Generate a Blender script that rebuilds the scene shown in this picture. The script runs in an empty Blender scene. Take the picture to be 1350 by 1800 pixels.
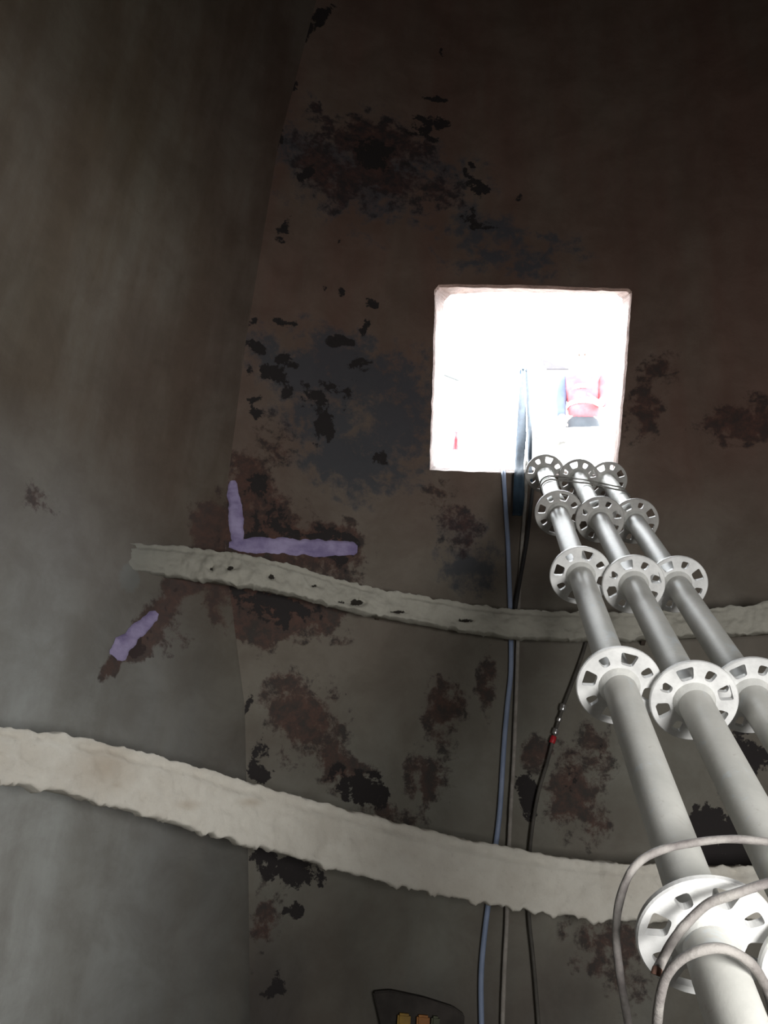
import bpy, bmesh, math, random
import numpy as np
from mathutils import Vector, Matrix, noise, geometry

random.seed(7)
rad = math.radians
C = bpy.context.scene.collection
SC = bpy.context.scene

# ------------------------------------------------------------------ camera
F, CX, CY = 1480.0, 675.0, 900.0
EYE = Vector((0, 0, 1.15))
PITCH, ROLL = 22.0, 5.0
CAM = Matrix.Rotation(rad(90 + PITCH), 3, 'X') @ Matrix.Rotation(rad(ROLL), 3, 'Z')
cd = bpy.data.cameras.new('camera')
cd.sensor_fit = 'VERTICAL'; cd.sensor_height = 36.0; cd.lens = F / 1800 * 36
cd.clip_start = 0.02; cd.clip_end = 300
co = bpy.data.objects.new('camera', cd); C.objects.link(co)
co.matrix_world = Matrix.Translation(EYE) @ CAM.to_4x4()
SC.camera = co

# ------------------------------------------------------------------ light
w = bpy.data.worlds.new('sky'); SC.world = w; w.use_nodes = True
bg = w.node_tree.nodes['Background']
bg.inputs[0].default_value = (0.93, 0.97, 1.0, 1); bg.inputs[1].default_value = 25.0

def area(name, loc, target, size, power, col=(1, 1, 1), portal=False, spread=180):
    l = bpy.data.lights.new(name, 'AREA'); l.shape = 'RECTANGLE'
    l.size, l.size_y = size; l.energy = power; l.color = col
    o = bpy.data.objects.new(name, l); C.objects.link(o)
    o.location = loc
    o.rotation_euler = (Vector(target) - Vector(loc)).to_track_quat('-Z', 'Y').to_euler()
    l.spread = rad(spread)
    if portal: l.cycles.is_portal = True
    return o
# unseen work light added behind and to the right of the camera, aimed at the lower wall
area('added_work_light', (0.60, -0.34, 1.08), (-0.10, 2.3, 1.25), (0.45, 0.45), 26, (1.0, 0.988, 0.96), spread=155)
# portal in the square hatch of the front wall (guides the sky light through it)
area('hatch_portal', (0.47, 2.68, 2.74), (0.47, 0.0, 2.74), (0.85, 0.95), 1, portal=True)

SC.view_settings.view_transform = 'Standard'
try: SC.view_settings.look = 'None'
except Exception: pass
SC.view_settings.exposure = 0.0; SC.view_settings.gamma = 1.0
SC.view_settings.use_curve_mapping = False
SC.cycles.max_bounces = 8; SC.cycles.diffuse_bounces = 5
SC.cycles.sample_clamp_indirect = 6.0

# ------------------------------------------------------------------ maths
def ray(px, py):
    return CAM @ Vector(((px - CX) / F, -(py - CY) / F, -1.0))
def at(px, py, z):                     # point at depth z behind a picture point
    return EYE + ray(px, py) * z
AX, AY, RW = 0.2, -0.03, 2.6           # curved front plate: axis and radius
A_END = rad(47); ZTOP = 4.9
def front_pt(a, z, off=0.0):
    return Vector((AX + (RW - off) * math.sin(a), AY + (RW - off) * math.cos(a), z))
def on_front(px, py, off=0.0):
    d = ray(px, py); ox, oy = EYE.x - AX, EYE.y - AY; R = RW - off
    a = d.x**2 + d.y**2; b = ox * d.x + oy * d.y; c = ox * ox + oy * oy - R * R
    t = (-b + math.sqrt(b * b - a * c)) / a
    return EYE + d * t
def front_sz(p):
    return math.atan2(p.x - AX, p.y - AY) * RW, p.z
# the corner between front plate and left plate, bottom to top
_cor = [front_sz(on_front(x, y)) for x, y in
        [(440, 1800), (436, 1500), (430, 1240), (404, 1040), (396, 960), (400, 850), (432, 600), (488, 260), (556, 0)]]
_cz = np.array([c[1] for c in _cor]); _cs = np.array([c[0] for c in _cor])
def corner_s(z):
    if z > _cz[-1]:
        return _cs[-1] + (z - _cz[-1]) * 0.02
    return float(np.interp(z, _cz, _cs))
def left_pt(t, z):                     # t 0 at the corner, 1 at the near end, >1 straight on, -1 tucked behind the front plate
    if t < 0: return front_pt(corner_s(z) / RW + 0.012, z, -0.03)
    c = front_pt(corner_s(z) / RW, z)
    k = Vector((-0.93, 2.36, z)); e = Vector((-1.30, 1.0, z))
    if t <= 1:
        return c * (1 - t)**2 + k * 2 * t * (1 - t) + e * t * t
    return e + Vector((-0.02, -1.0, 0)) * (t - 1)
def on_left(px, py):
    d = ray(px, py); z = EYE.z + 0.6
    for _ in range(25):
        lo, hi = 0.0, 1.9
        az = math.atan2(d.x, d.y)
        for _ in range(30):
            m = (lo + hi) / 2; q = left_pt(m, z) - EYE
            if math.atan2(q.x, q.y) > az: lo = m
            else: hi = m
        q = left_pt(lo, z) - EYE
        k = math.hypot(q.x, q.y) / math.hypot(d.x, d.y)
        z = EYE.z + d.z * k
    return EYE + d * k, lo
def fbm(p, o=3):
    return noise.fractal(p, 1.0, 2.0, o)

# ------------------------------------------------------------------ objects
def link(name, mesh, mat=None, parent=None):
    o = bpy.data.objects.new(name, mesh); C.objects.link(o)
    if mat and not mesh.materials: mesh.materials.append(mat)
    if parent: o.parent = parent
    return o
def obj(name, bm, mat, parent=None, smooth=True):
    me = bpy.data.meshes.new(name)
    bm.normal_update(); bm.to_mesh(me); bm.free()
    if smooth: me.polygons.foreach_set('use_smooth', [True] * len(me.polygons))
    return link(name, me, mat, parent)
def tag(o, label, cat, group=None):
    o['label'] = label; o['category'] = cat
    if group: o['group'] = group
    return o
def empty(name, loc, label, cat, group=None):
    o = bpy.data.objects.new(name, None); C.objects.link(o); o.location = loc
    o.empty_display_size = 0.1
    return tag(o, label, cat, group)
def struct(o):
    o['kind'] = 'structure'; return o
def catmull(P, n):
    P = [Vector(p) for p in P]; Q = [P[0] * 2 - P[1]] + P + [P[-1] * 2 - P[-2]]; out = []
    for i in range(1, len(Q) - 2):
        a, b, c, d = Q[i - 1], Q[i], Q[i + 1], Q[i + 2]
        for k in range(n):
            t = k / n
            out.append(0.5 * (2 * b + (c - a) * t + (2 * a - 5 * b + 4 * c - d) * t * t + (3 * b - a - 3 * c + d) * t**3))
    out.append(P[-1]); return out
def add_tube(bm, path, r, seg=10, closed=False, lump=0.0, seed=0.0, flat=None):
    n = len(path); rings = []; up = None
    for i, p in enumerate(path):
        if closed: t = path[(i + 1) % n] - path[i - 1]
        else: t = path[min(i + 1, n - 1)] - path[max(i - 1, 0)]
        t.normalize()
        if up is None:
            up = Vector((0, 0, 1)) if abs(t.z) < 0.9 else Vector((1, 0, 0))
        up = (up - t * up.dot(t)).normalized(); s = t.cross(up)
        rr = r(i / (n - 1)) if callable(r) else r
        if lump: rr *= 1 + lump * fbm(Vector((p.x * 40 + seed, p.y * 40, p.z * 40)))
        ring = []
        for k in range(seg):
            a = 2 * math.pi * k / seg
            if flat: v = p + flat[0] * math.cos(a) * rr + flat[1] * math.sin(a) * rr * flat[2]
            else: v = p + up * math.cos(a) * rr + s * math.sin(a) * rr
            ring.append(bm.verts.new(v))
        rings.append(ring)
    for i in range(n if closed else n - 1):
        A, B = rings[i], rings[(i + 1) % n]
        for k in range(seg):
            bm.faces.new((A[k], A[(k + 1) % seg], B[(k + 1) % seg], B[k]))
    if not closed:
        bm.faces.new(rings[0][::-1]); bm.faces.new(rings[-1])
    return bm
def add_lathe(bm, prof, seg=32, M=None):
    rings = []
    for r, z in prof:
        ring = []
        for k in range(seg):
            a = 2 * math.pi * k / seg
            v = Vector((r * math.cos(a), r * math.sin(a), z))
            ring.append(bm.verts.new(M @ v if M else v))
        rings.append(ring)
    for A, B in zip(rings, rings[1:]):
        for k in range(seg):
            bm.faces.new((A[k], A[(k + 1) % seg], B[(k + 1) % seg], B[k]))
    return rings
def add_box(bm, a, b, bev=0.0, M=None):
    vs = [bm.verts.new((x, y, z)) for x in (a[0], b[0]) for y in (a[1], b[1]) for z in (a[2], b[2])]
    fs = [bm.faces.new([vs[i] for i in q]) for q in
          ((0, 1, 3, 2), (4, 6, 7, 5), (0, 4, 5, 1), (2, 3, 7, 6), (0, 2, 6, 4), (1, 5, 7, 3))]
    if bev:
        es = list({e for f in fs for e in f.edges})
        g = bmesh.ops.bevel(bm, geom=es, offset=bev, segments=2, affect='EDGES')
        vs = list({v for f in g['faces'] for v in f.verts} | {v for v in vs if v.is_valid})
    if M:
        for v in vs:
            if v.is_valid: v.co = M @ v.co
    return bm

# ------------------------------------------------------------------ materials
class N:
    def __init__(s, name):
        s.m = bpy.data.materials.new(name); s.m.use_nodes = True
        s.t = s.m.node_tree; s.b = s.t.nodes['Principled BSDF']
        s.geo = s.t.nodes.new('ShaderNodeTexCoord').outputs['Object']
    def l(s, a, b): s.t.links.new(a, b)
    def val(s, inp, v):
        if isinstance(v, bpy.types.NodeSocket): s.l(v, inp)
        elif hasattr(inp.default_value, '__len__') and len(inp.default_value) == 4: inp.default_value = (*v[:3], 1)
        else: inp.default_value = v
    def noise(s, scale, det=6, rough=0.6, dist=0.0, vec=None, out='Fac'):
        n = s.t.nodes.new('ShaderNodeTexNoise'); s.l(vec or s.geo, n.inputs['Vector'])
        n.inputs['Scale'].default_value = scale; n.inputs['Detail'].default_value = det
        n.inputs['Roughness'].default_value = rough; n.inputs['Distortion'].default_value = dist
        return n.outputs[out]
    def stretch(s, v):
        n = s.t.nodes.new('ShaderNodeMapping'); s.l(s.geo, n.inputs[0]); n.inputs['Scale'].default_value = v
        return n.outputs[0]
    def vor(s, scale):
        n = s.t.nodes.new('ShaderNodeTexVoronoi'); s.l(s.geo, n.inputs['Vector']); n.inputs['Scale'].default_value = scale
        return n.outputs['Distance']
    def math(s, op, a, b=0.0):
        n = s.t.nodes.new('ShaderNodeMath'); n.operation = op; s.val(n.inputs[0], a); s.val(n.inputs[1], b); return n.outputs[0]
    def step(s, x, lo, hi, a=0.0, b=1.0):
        n = s.t.nodes.new('ShaderNodeMapRange'); n.interpolation_type = 'SMOOTHSTEP'
        for i, v in enumerate((x, lo, hi, a, b)): s.val(n.inputs[i], v)
        return n.outputs[0]
    def mix(s, f, a, b, mode='MIX'):
        n = s.t.nodes.new('ShaderNodeMix'); n.data_type = 'RGBA'; n.blend_type = mode
        s.val(n.inputs[0], f); s.val(n.inputs[6], a); s.val(n.inputs[7], b); return n.outputs[2]
    def attr(s, name):
        n = s.t.nodes.new('ShaderNodeAttribute'); n.attribute_name = name; return n
    def sep(s, c):
        n = s.t.nodes.new('ShaderNodeSeparateColor'); s.l(c, n.inputs[0]); return n.outputs
    def bump(s, h, strength, dist=0.01, prev=None):
        n = s.t.nodes.new('ShaderNodeBump'); s.l(h, n.inputs['Height'])
        n.inputs['Strength'].default_value = strength; n.inputs['Distance'].default_value = dist
        if prev: s.l(prev, n.inputs['Normal'])
        s.l(n.outputs[0], s.b.inputs['Normal']); return n.outputs[0]
    def fin(s, col, rough=0.7, metal=0.0, spec=0.3):
        s.val(s.b.inputs['Base Color'], col); s.val(s.b.inputs['Roughness'], rough)
        s.val(s.b.inputs['Metallic'], metal); s.b.inputs['Specular IOR Level'].default_value = spec
        return s.m

def mottled(name, a, b, scale=12, rough=0.7, spec=0.3, bump=0.2, bd=0.002, metal=0.0, fine=90):
    m = N(name)
    f = m.step(m.noise(scale), 0.32, 0.68)
    m.bump(m.noise(fine, 8, 0.7), bump, bd)
    return m.fin(m.mix(f, a, b), rough, metal, spec)

def wall_material(name, top, low, dustcol, rustcol, flakecol, bluecol, midcol, foot, rusty=0.4):
    m = N(name)
    st = m.attr('stain'); R, G, B = m.sep(st.outputs['Color'])[:3]; A = st.outputs['Alpha']
    big = m.noise(1.6, 8, 0.62, 0.4); mid = m.noise(6.5, 10, 0.66, 0.3); fin = m.noise(26, 10, 0.72, 0.2)
    run = m.noise(2.2, 7, 0.6, 0.0, m.stretch((3.0, 3.0, 0.5)))
    ht = m.sep(m.attr('height').outputs['Color'])
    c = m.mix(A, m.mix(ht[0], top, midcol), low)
    c = m.mix(ht[1], c, foot)  # shade below the broad ledge, painted into the front wall's foot
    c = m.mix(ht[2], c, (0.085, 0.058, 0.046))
    c = m.mix(m.step(run, 0.30, 0.72, 0.0, 0.45), c, dustcol, 'MIX')
    c = m.mix(m.step(big, 0.36, 0.66, rusty, 0.0), c, m.mix(0.5, c, rustcol))
    c = m.mix(m.step(mid, 0.30, 0.70, 0.55, 0.0), c, m.mix(1.0, c, (0.58, 0.53, 0.5), 'MULTIPLY'))
    jag = m.math('ADD', m.math('MULTIPLY', m.math('SUBTRACT', mid, 0.5), 2.4), m.math('MULTIPLY', m.math('SUBTRACT', fin, 0.5), 1.8))
    def msk(x, soft=0.10, k=1.0):
        return m.step(m.math('ADD', x, m.math('MULTIPLY', m.math('MULTIPLY', jag, k), m.step(x, 0.0, 0.25))), 0.5 - soft, 0.5 + soft)
    c = m.mix(m.math('MULTIPLY', msk(B, 0.22, 0.8), 0.8), c, bluecol)
    c = m.mix(m.math('MULTIPLY', msk(R, 0.18, 1.0), 0.85), c, m.mix(m.step(fin, 0.35, 0.65), rustcol, flakecol))
    c = m.mix(msk(G, 0.05, 1.0), c, flakecol)
    c = m.mix(m.step(fin, 0.62, 0.78, 0.0, 0.25), c, dustcol)
    h = m.math('SUBTRACT', m.math('ADD', mid, m.math('MULTIPLY', fin, 0.5)), m.math('MULTIPLY', msk(G, 0.05, 1.0), 0.6))
    m.bump(h, 0.35, 0.012)
    return m.fin(c, 0.75, 0.0, 0.22)

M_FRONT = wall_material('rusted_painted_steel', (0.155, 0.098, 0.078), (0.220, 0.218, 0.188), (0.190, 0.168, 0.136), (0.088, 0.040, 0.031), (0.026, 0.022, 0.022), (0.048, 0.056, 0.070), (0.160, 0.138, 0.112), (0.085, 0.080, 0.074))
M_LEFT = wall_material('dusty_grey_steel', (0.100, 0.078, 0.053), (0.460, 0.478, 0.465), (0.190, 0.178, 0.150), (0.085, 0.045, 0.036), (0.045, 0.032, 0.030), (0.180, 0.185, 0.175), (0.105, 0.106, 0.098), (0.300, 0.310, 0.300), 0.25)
M_DARK = mottled('dark_steel_plate', (0.10, 0.075, 0.06), (0.15, 0.12, 0.10), 3)
M_FLOOR = mottled('dusty_floor', (0.22, 0.21, 0.19), (0.32, 0.31, 0.28), 5, bump=0.5, bd=0.01)

def ring_material(name, a, b):
    m = N(name); pit = m.sep(m.attr('pit').outputs['Color'])
    n1 = m.noise(9, 8, 0.65); n2 = m.noise(70, 8, 0.75)
    c = m.mix(m.step(n1, 0.3, 0.7), a, b)
    c = m.mix(m.step(n2, 0.56, 0.74, 0.0, 0.3), c, (0.34, 0.31, 0.26))
    c = m.mix(m.step(m.math('ADD', pit[0], m.math('MULTIPLY', m.math('SUBTRACT', n2, 0.5), 2.2)), 0.45, 0.6), c, (0.03, 0.026, 0.022))
    c = m.mix(m.math('MULTIPLY', pit[1], 0.55), c, (0.42, 0.33, 0.24))
    c = m.mix(m.step(pit[2], 0.0, 1.0), c, (0.23, 0.23, 0.205))
    b1 = m.bump(m.noise(30, 10, 0.7), 0.45, 0.012); m.bump(n2, 0.4, 0.004, b1)
    return m.fin(c, 0.9, 0.0, 0.15)
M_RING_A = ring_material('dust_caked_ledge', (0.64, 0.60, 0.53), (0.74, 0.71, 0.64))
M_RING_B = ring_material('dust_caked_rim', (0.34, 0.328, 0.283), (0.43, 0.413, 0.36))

def paint_mat():
    m = N('dusty_white_paint')
    n1 = m.noise(7, 8, 0.65, 0.4); n2 = m.noise(60, 8, 0.7); n3 = m.noise(22, 8, 0.7, 0.5)
    c = m.mix(m.step(n1, 0.35, 0.65), (0.50, 0.50, 0.47), (0.60, 0.595, 0.56))
    c = m.mix(m.step(n3, 0.58, 0.66, 0.0, 0.55), c, (0.56, 0.61, 0.64))
    c = m.mix(m.step(n2, 0.62, 0.70, 0.0, 0.45), c, (0.38, 0.35, 0.31))
    c = m.mix(m.step(n3, 0.30, 0.38, 0.35, 0.0), c, (0.45, 0.42, 0.38))
    m.bump(n2, 0.25, 0.002)
    return m.fin(c, 0.5, 0.0, 0.4)
M_TUBE = paint_mat()
M_ROS_SHADE = mottled('shaded_rosette_steel', (0.30, 0.29, 0.28), (0.44, 0.43, 0.41), 22, 0.5, 0.4, 0.35, 0.002)  # darker copy: light falloff towards the hatch painted into the tone
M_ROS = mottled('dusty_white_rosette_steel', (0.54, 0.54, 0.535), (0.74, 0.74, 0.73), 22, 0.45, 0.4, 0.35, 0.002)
M_WELD = mottled('painted_weld_bead', (0.55, 0.55, 0.53), (0.66, 0.66, 0.63), 40, 0.6, 0.3, 0.5, 0.003)
M_RIM = mottled('flame_cut_rim', (0.085, 0.050, 0.040), (0.16, 0.105, 0.088), 16, 0.75, 0.25, 0.6, 0.01, fine=40)
M_PURPLE = mottled('lavender_marking_paint', (0.200, 0.160, 0.310), (0.38, 0.33, 0.52), 14, 0.6, 0.3, 0.4, 0.004, fine=60)
M_BLUE = mottled('blue_cable_sheath', (0.23, 0.29, 0.43), (0.31, 0.37, 0.52), 10, 0.5)
M_GREYROPE = mottled('dirty_grey_rope', (0.26, 0.24, 0.215), (0.38, 0.35, 0.32), 30, 0.85, 0.2, 0.6, 0.004)
M_BLACK = mottled('shadow_line_black', (0.018, 0.018, 0.020), (0.035, 0.033, 0.033), 20, 0.5)
M_DULL = mottled('dusty_black_rubber', (0.065, 0.060, 0.053), (0.11, 0.102, 0.09), 20, 0.8)
M_STRAP = mottled('navy_webbing', (0.018, 0.034, 0.054), (0.032, 0.054, 0.080), 20, 0.75, 0.2, 0.3, 0.002)
M_CABLE = mottled('grimy_grey_cable', (0.15, 0.132, 0.128), (0.34, 0.32, 0.30), 24, 0.6, 0.35, 0.6, 0.004)
M_RUSTEND = mottled('rusty_cable_end', (0.17, 0.085, 0.06), (0.26, 0.15, 0.12), 40)
M_WIRE = mottled('bent_tie_wire_steel', (0.10, 0.095, 0.085), (0.20, 0.19, 0.17), 30, 0.45, 0.5, 0.3, 0.001, 0.3)
M_STEEL = mottled('bright_clip_steel', (0.55, 0.55, 0.56), (0.7, 0.7, 0.7), 30, 0.25, 0.5, 0.1, 0.001, 0.9)
M_REDTAPE = mottled('red_tape', (0.42, 0.02, 0.03), (0.55, 0.04, 0.05), 30, 0.35)
M_YELLOW = mottled('yellow_plastic', (0.22, 0.125, 0.006), (0.30, 0.17, 0.01), 30, 0.5)
M_ORANGE = mottled('orange_plastic', (0.24, 0.085, 0.008), (0.32, 0.12, 0.01), 30, 0.5)
M_OLIVE = mottled('olive_plastic', (0.05, 0.055, 0.03), (0.08, 0.085, 0.05), 30, 0.6)
M_SOOT = mottled('sooty_iron', (0.035, 0.031, 0.028), (0.060, 0.052, 0.047), 18, 0.8, 0.2, 0.5, 0.004)
M_WHITE = mottled('white_render', (0.78, 0.78, 0.77), (0.84, 0.84, 0.83), 4)
M_PLANK = mottled('pale_deck_board', (0.66, 0.63, 0.58), (0.78, 0.75, 0.70), 9)
M_GALV = mottled('galvanised_tube', (0.62, 0.64, 0.66), (0.72, 0.74, 0.75), 14, 0.4, 0.5)
M_AWN = mottled('grey_awning_sheet', (0.026, 0.023, 0.027), (0.032, 0.029, 0.033), 8)
M_AWN2 = mottled('pale_awning_sheet', (0.030, 0.033, 0.033), (0.036, 0.038, 0.038), 8)
M_GROUND = mottled('sunlit_gravel', (0.24, 0.23, 0.21), (0.34, 0.32, 0.29), 3, bump=0.5, bd=0.02)
M_JACKET = mottled('red_work_jacket', (0.50, 0.024, 0.030), (0.60, 0.044, 0.050), 9, 0.8)
M_BAND = mottled('silver_reflective_band', (0.70, 0.70, 0.70), (0.80, 0.80, 0.80), 20, 0.4)
M_NAVY = mottled('blue_work_sleeve', (0.020, 0.029, 0.052), (0.027, 0.038, 0.064), 10, 0.8)
M_TROUS = mottled('dark_grey_trousers', (0.009, 0.0115, 0.015), (0.013, 0.016, 0.020), 12, 0.85)
M_SKIN = mottled('skin', (0.52, 0.33, 0.26), (0.58, 0.38, 0.30), 20, 0.55)
M_HELMET = mottled('white_helmet_shell', (0.82, 0.82, 0.80), (0.88, 0.88, 0.87), 10, 0.3)
M_HAIR = mottled('dark_hair', (0.03, 0.022, 0.018), (0.045, 0.035, 0.03), 40, 0.6)

# ------------------------------------------------------------------ room shell
# stains: (channel, px, py, half width px, half height px, strength, tilt) ; laid on the plate in metres
STAIN_F = [
    # flaked dark spots and crusts
    ('R', 640, 255, 105, 55, .80, 0), ('R', 600, 310, 85, 65, .74, 0), ('R', 710, 330, 95, 50, .72, 10), ('G', 650, 265, 60, 30, .50, 0), ('G', 750, 225, 30, 26, .62, 0), ('G', 840, 385, 28, 18, .6, 10),
    ('G', 838, 330, 17, 24, .78, -35), ('G', 916, 353, 9, 14, .76, 15), ('G', 828, 288, 8, 7, .76, 0), ('G', 813, 303, 6, 10, .74, 0), ('G', 765, 173, 14, 9, .74, 0), ('G', 778, 92, 9, 12, .72, 0),
    ('G', 503, 395, 13, 30, .76, 8), ('G', 535, 310, 13, 28, .74, 25), ('G', 490, 245, 9, 30, .74, 8), ('G', 503, 155, 9, 18, .72, 20), ('G', 535, 50, 14, 40, .72, 18), ('G', 570, 30, 10, 30, .66, 20),
    ('G', 600, 517, 9, 12, .78, 0), ('G', 653, 535, 11, 15, .80, 0), ('G', 645, 570, 8, 18, .78, 0), ('G', 570, 513, 6, 7, .74, 0), ('G', 600, 425, 6, 6, .72, 0),
    ('G', 498, 562, 24, 9, .80, 5), ('G', 447, 570, 8, 16, .78, 0), ('G', 600, 597, 24, 8, .76, -15), ('G', 450, 610, 14, 10, .74, 0),
    ('G', 500, 628, 20, 15, .72, 0), ('G', 432, 655, 6, 18, .74, 8), ('G', 470, 655, 28, 14, .68, 0), ('G', 505, 690, 14, 20, .68, 0), ('G', 450, 700, 14, 20, .68, 0), ('G', 447, 737, 12, 10, .70, 0),
    ('G', 640, 640, 26, 20, .58, 0), ('G', 560, 700, 36, 32, .66, 0), ('G', 620, 690, 30, 36, .58, 30), ('G', 570, 752, 26, 30, .70, 0), ('G', 555, 782, 18, 13, .72, 0), ('G', 670, 806, 20, 16, .60, 0),
    ('B', 600, 660, 165, 80, .85, 0), ('B', 620, 800, 110, 70, .85, 0), ('B', 700, 720, 80, 110, .72, 0), ('B', 560, 740, 90, 60, .8, 0), ('B', 840, 395, 60, 45, .7, 20), ('B', 640, 300, 170, 105, .80, 0), ('B', 880, 440, 130, 50, .6, 0),
    ('B', 800, 930, 45, 40, .62, 0), ('B', 830, 1000, 60, 50, .55, 0),
    # the dark rusty wedge round the corner and under the ledge
    ('R', 470, 950, 110, 75, 1.1, 20), ('R', 430, 890, 45, 80, 1.1, 0), ('R', 540, 950, 105, 55, 1.0, 12), ('R', 470, 1050, 120, 55, 1.1, 12), ('R', 450, 1100, 60, 35, .9, 0), ('R', 468, 1120, 22, 34, .9, 0), ('R', 415, 1000, 60, 60, 1.1, 0),
    ('G', 470, 930, 80, 42, .64, 20), ('G', 545, 945, 80, 38, .70, 18), ('G', 460, 1050, 90, 36, .56, 10), ('G', 435, 880, 26, 60, .6, 0),
    # rust blooms lower down, and a painted shadow under the broad ledge
    ('R', 540, 1270, 70, 60, .85, 20), ('R', 590, 1330, 70, 40, .72, 30), ('R', 500, 1230, 30, 50, .66, 0), ('R', 490, 780, 50, 55, .66, 0), ('R', 440, 815, 40, 30, .75, 0),
    ('R', 780, 1260, 35, 70, .66, 0), ('R', 740, 1370, 50, 50, .62, 0), ('R', 1000, 1380, 50, 70, .86, 0), ('R', 1040, 1320, 40, 60, .7, 0), ('R', 945, 1330, 26, 26, .8, 0), ('R', 1050, 1430, 40, 50, .6, 0),
    ('R', 1090, 1650, 70, 70, .6, 0), ('R', 800, 920, 40, 50, .62, 0), ('R', 780, 880, 40, 40, .5, 0), ('R', 1280, 740, 60, 40, .70, 0), ('R', 1130, 730, 40, 60, .64, 0), ('R', 1170, 650, 40, 30, .6, 0),
    ('R', 470, 1620, 30, 60, .66, 0), ('R', 700, 1450, 60, 40, .6, 0), ('R', 860, 1180, 20, 80, .55, 0),
    ('G', 430, 1260, 6, 40, .78, 0), ('G', 510, 1520, 55, 24, .74, 12), ('G', 480, 1725, 35, 18, .66, 0), ('G', 522, 1605, 14, 10, .66, 0), ('G', 640, 1380, 60, 26, .62, 15), ('G', 460, 1330, 26, 40, .62, 0), ('G', 610, 1222, 6, 6, .72, 0),  # second blob paints the shadow under the broad ledge
    ('G', 1000, 1350, 20, 28, .62, 0), ('G', 1055, 1330, 11, 20, .62, 0), ('G', 1250, 1450, 40, 30, .66, 0), ('G', 1280, 1500, 70, 30, .66, 0), ('G', 1300, 1330, 50, 60, .6, 0), ('G', 930, 1400, 26, 40, .58, 0),
]
STAIN_L = [
    ('R', 370, 935, 38, 60, 1.1, 0), ('R', 390, 990, 40, 40, 1.0, 0), ('R', 352, 1012, 36, 22, 1.0, -40), ('R', 318, 1028, 46, 19, 1.4, -42), ('R', 285, 1063, 38, 17, 1.4, -45), ('R', 240, 1130, 64, 17, 1.4, -46), ('R', 192, 1176, 28, 12, 1.4, -52), ('R', 385, 1050, 34, 50, .7, 0),
    ('G', 238, 1138, 48, 9, .60, -46), ('G', 300, 1048, 40, 8, .55, -44),
    ('B', 222, 1015, 14, 22, .85, 0), ('R', 60, 880, 60, 30, .52, 0), ('R', 300, 1110, 40, 50, .45, 0), ('G', 380, 960, 24, 40, .5, 0),
]
def stain_data(pts2, blobs, zs, dust):
    n = len(pts2); out = np.zeros((n, 4), np.float32)
    wob = np.array([[noise.noise(Vector((p[0] * 7, p[1] * 7, k * 9.1))) for k in (1, 2)] for p in pts2])
    wob2 = np.array([[noise.noise(Vector((p[0] * 21, p[1] * 21, k * 5.3))) for k in (1, 2)] for p in pts2])
    W = pts2 + wob * 0.026 + wob2 * 0.014
    for ch, cs, cz, hs, hz, st, tilt in blobs:
        d = W - np.array([cs, cz]); c, s = math.cos(tilt), math.sin(tilt)
        u = (d[:, 0] * c + d[:, 1] * s) / hs; v = (-d[:, 0] * s + d[:, 1] * c) / hz
        m = st * np.clip(1.30 - 0.80 * np.sqrt(u * u + v * v), 0, 1)
        k = 'RGB'.index(ch); out[:, k] = np.maximum(out[:, k], m)
    out[:, 3] = dust  # alpha: dust mask, on the left wall with painted shade in it
    return np.clip(out, 0, 1.2)
def set_attr(me, name, data):
    a = me.color_attributes.new(name, 'FLOAT_COLOR', 'POINT')
    a.data.foreach_set('color', np.ascontiguousarray(data, np.float32).ravel())

HATCH_NEAR = [(765, 530), (765, 512), (772, 503), (850, 503), (940, 505), (1030, 508), (1102, 510), (1109, 514), (1108, 530), (1106, 560), (1101, 620), (1097, 680), (1091, 740), (1083, 835), (1000, 836), (880, 831), (820, 829), (756, 826), (759, 740), (762, 660), (764, 580)]
HATCH_FAR = [(779, 545), (782, 528), (792, 519), (850, 515), (940, 516), (1030, 518), (1083, 520), (1092, 526), (1095, 540), (1094, 560), (1089, 620), (1087, 680), (1083, 740), (1076, 824), (1000, 826), (880, 823), (820, 821), (764, 817), (768, 740), (772, 660), (776, 580)]
def dense(L, n, jit, rnd):
    out = []
    for i in range(len(L)):
        a, b = L[i], L[(i + 1) % len(L)]
        for k in range(n):
            t = k / n
            j = 0 if k == 0 else jit
            out.append((a[0] + (b[0] - a[0]) * t + rnd.uniform(-j, j), a[1] + (b[1] - a[1]) * t + rnd.uniform(-j, j)))
    return out
rnd = random.Random(3)
near_px = dense(HATCH_NEAR, 5, 0.9, rnd)
far_px = dense(HATCH_FAR, 5, 0.6, rnd)
near3 = [on_front(*p) for p in near_px]
near_sz = [front_sz(p) for p in near3]

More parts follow.
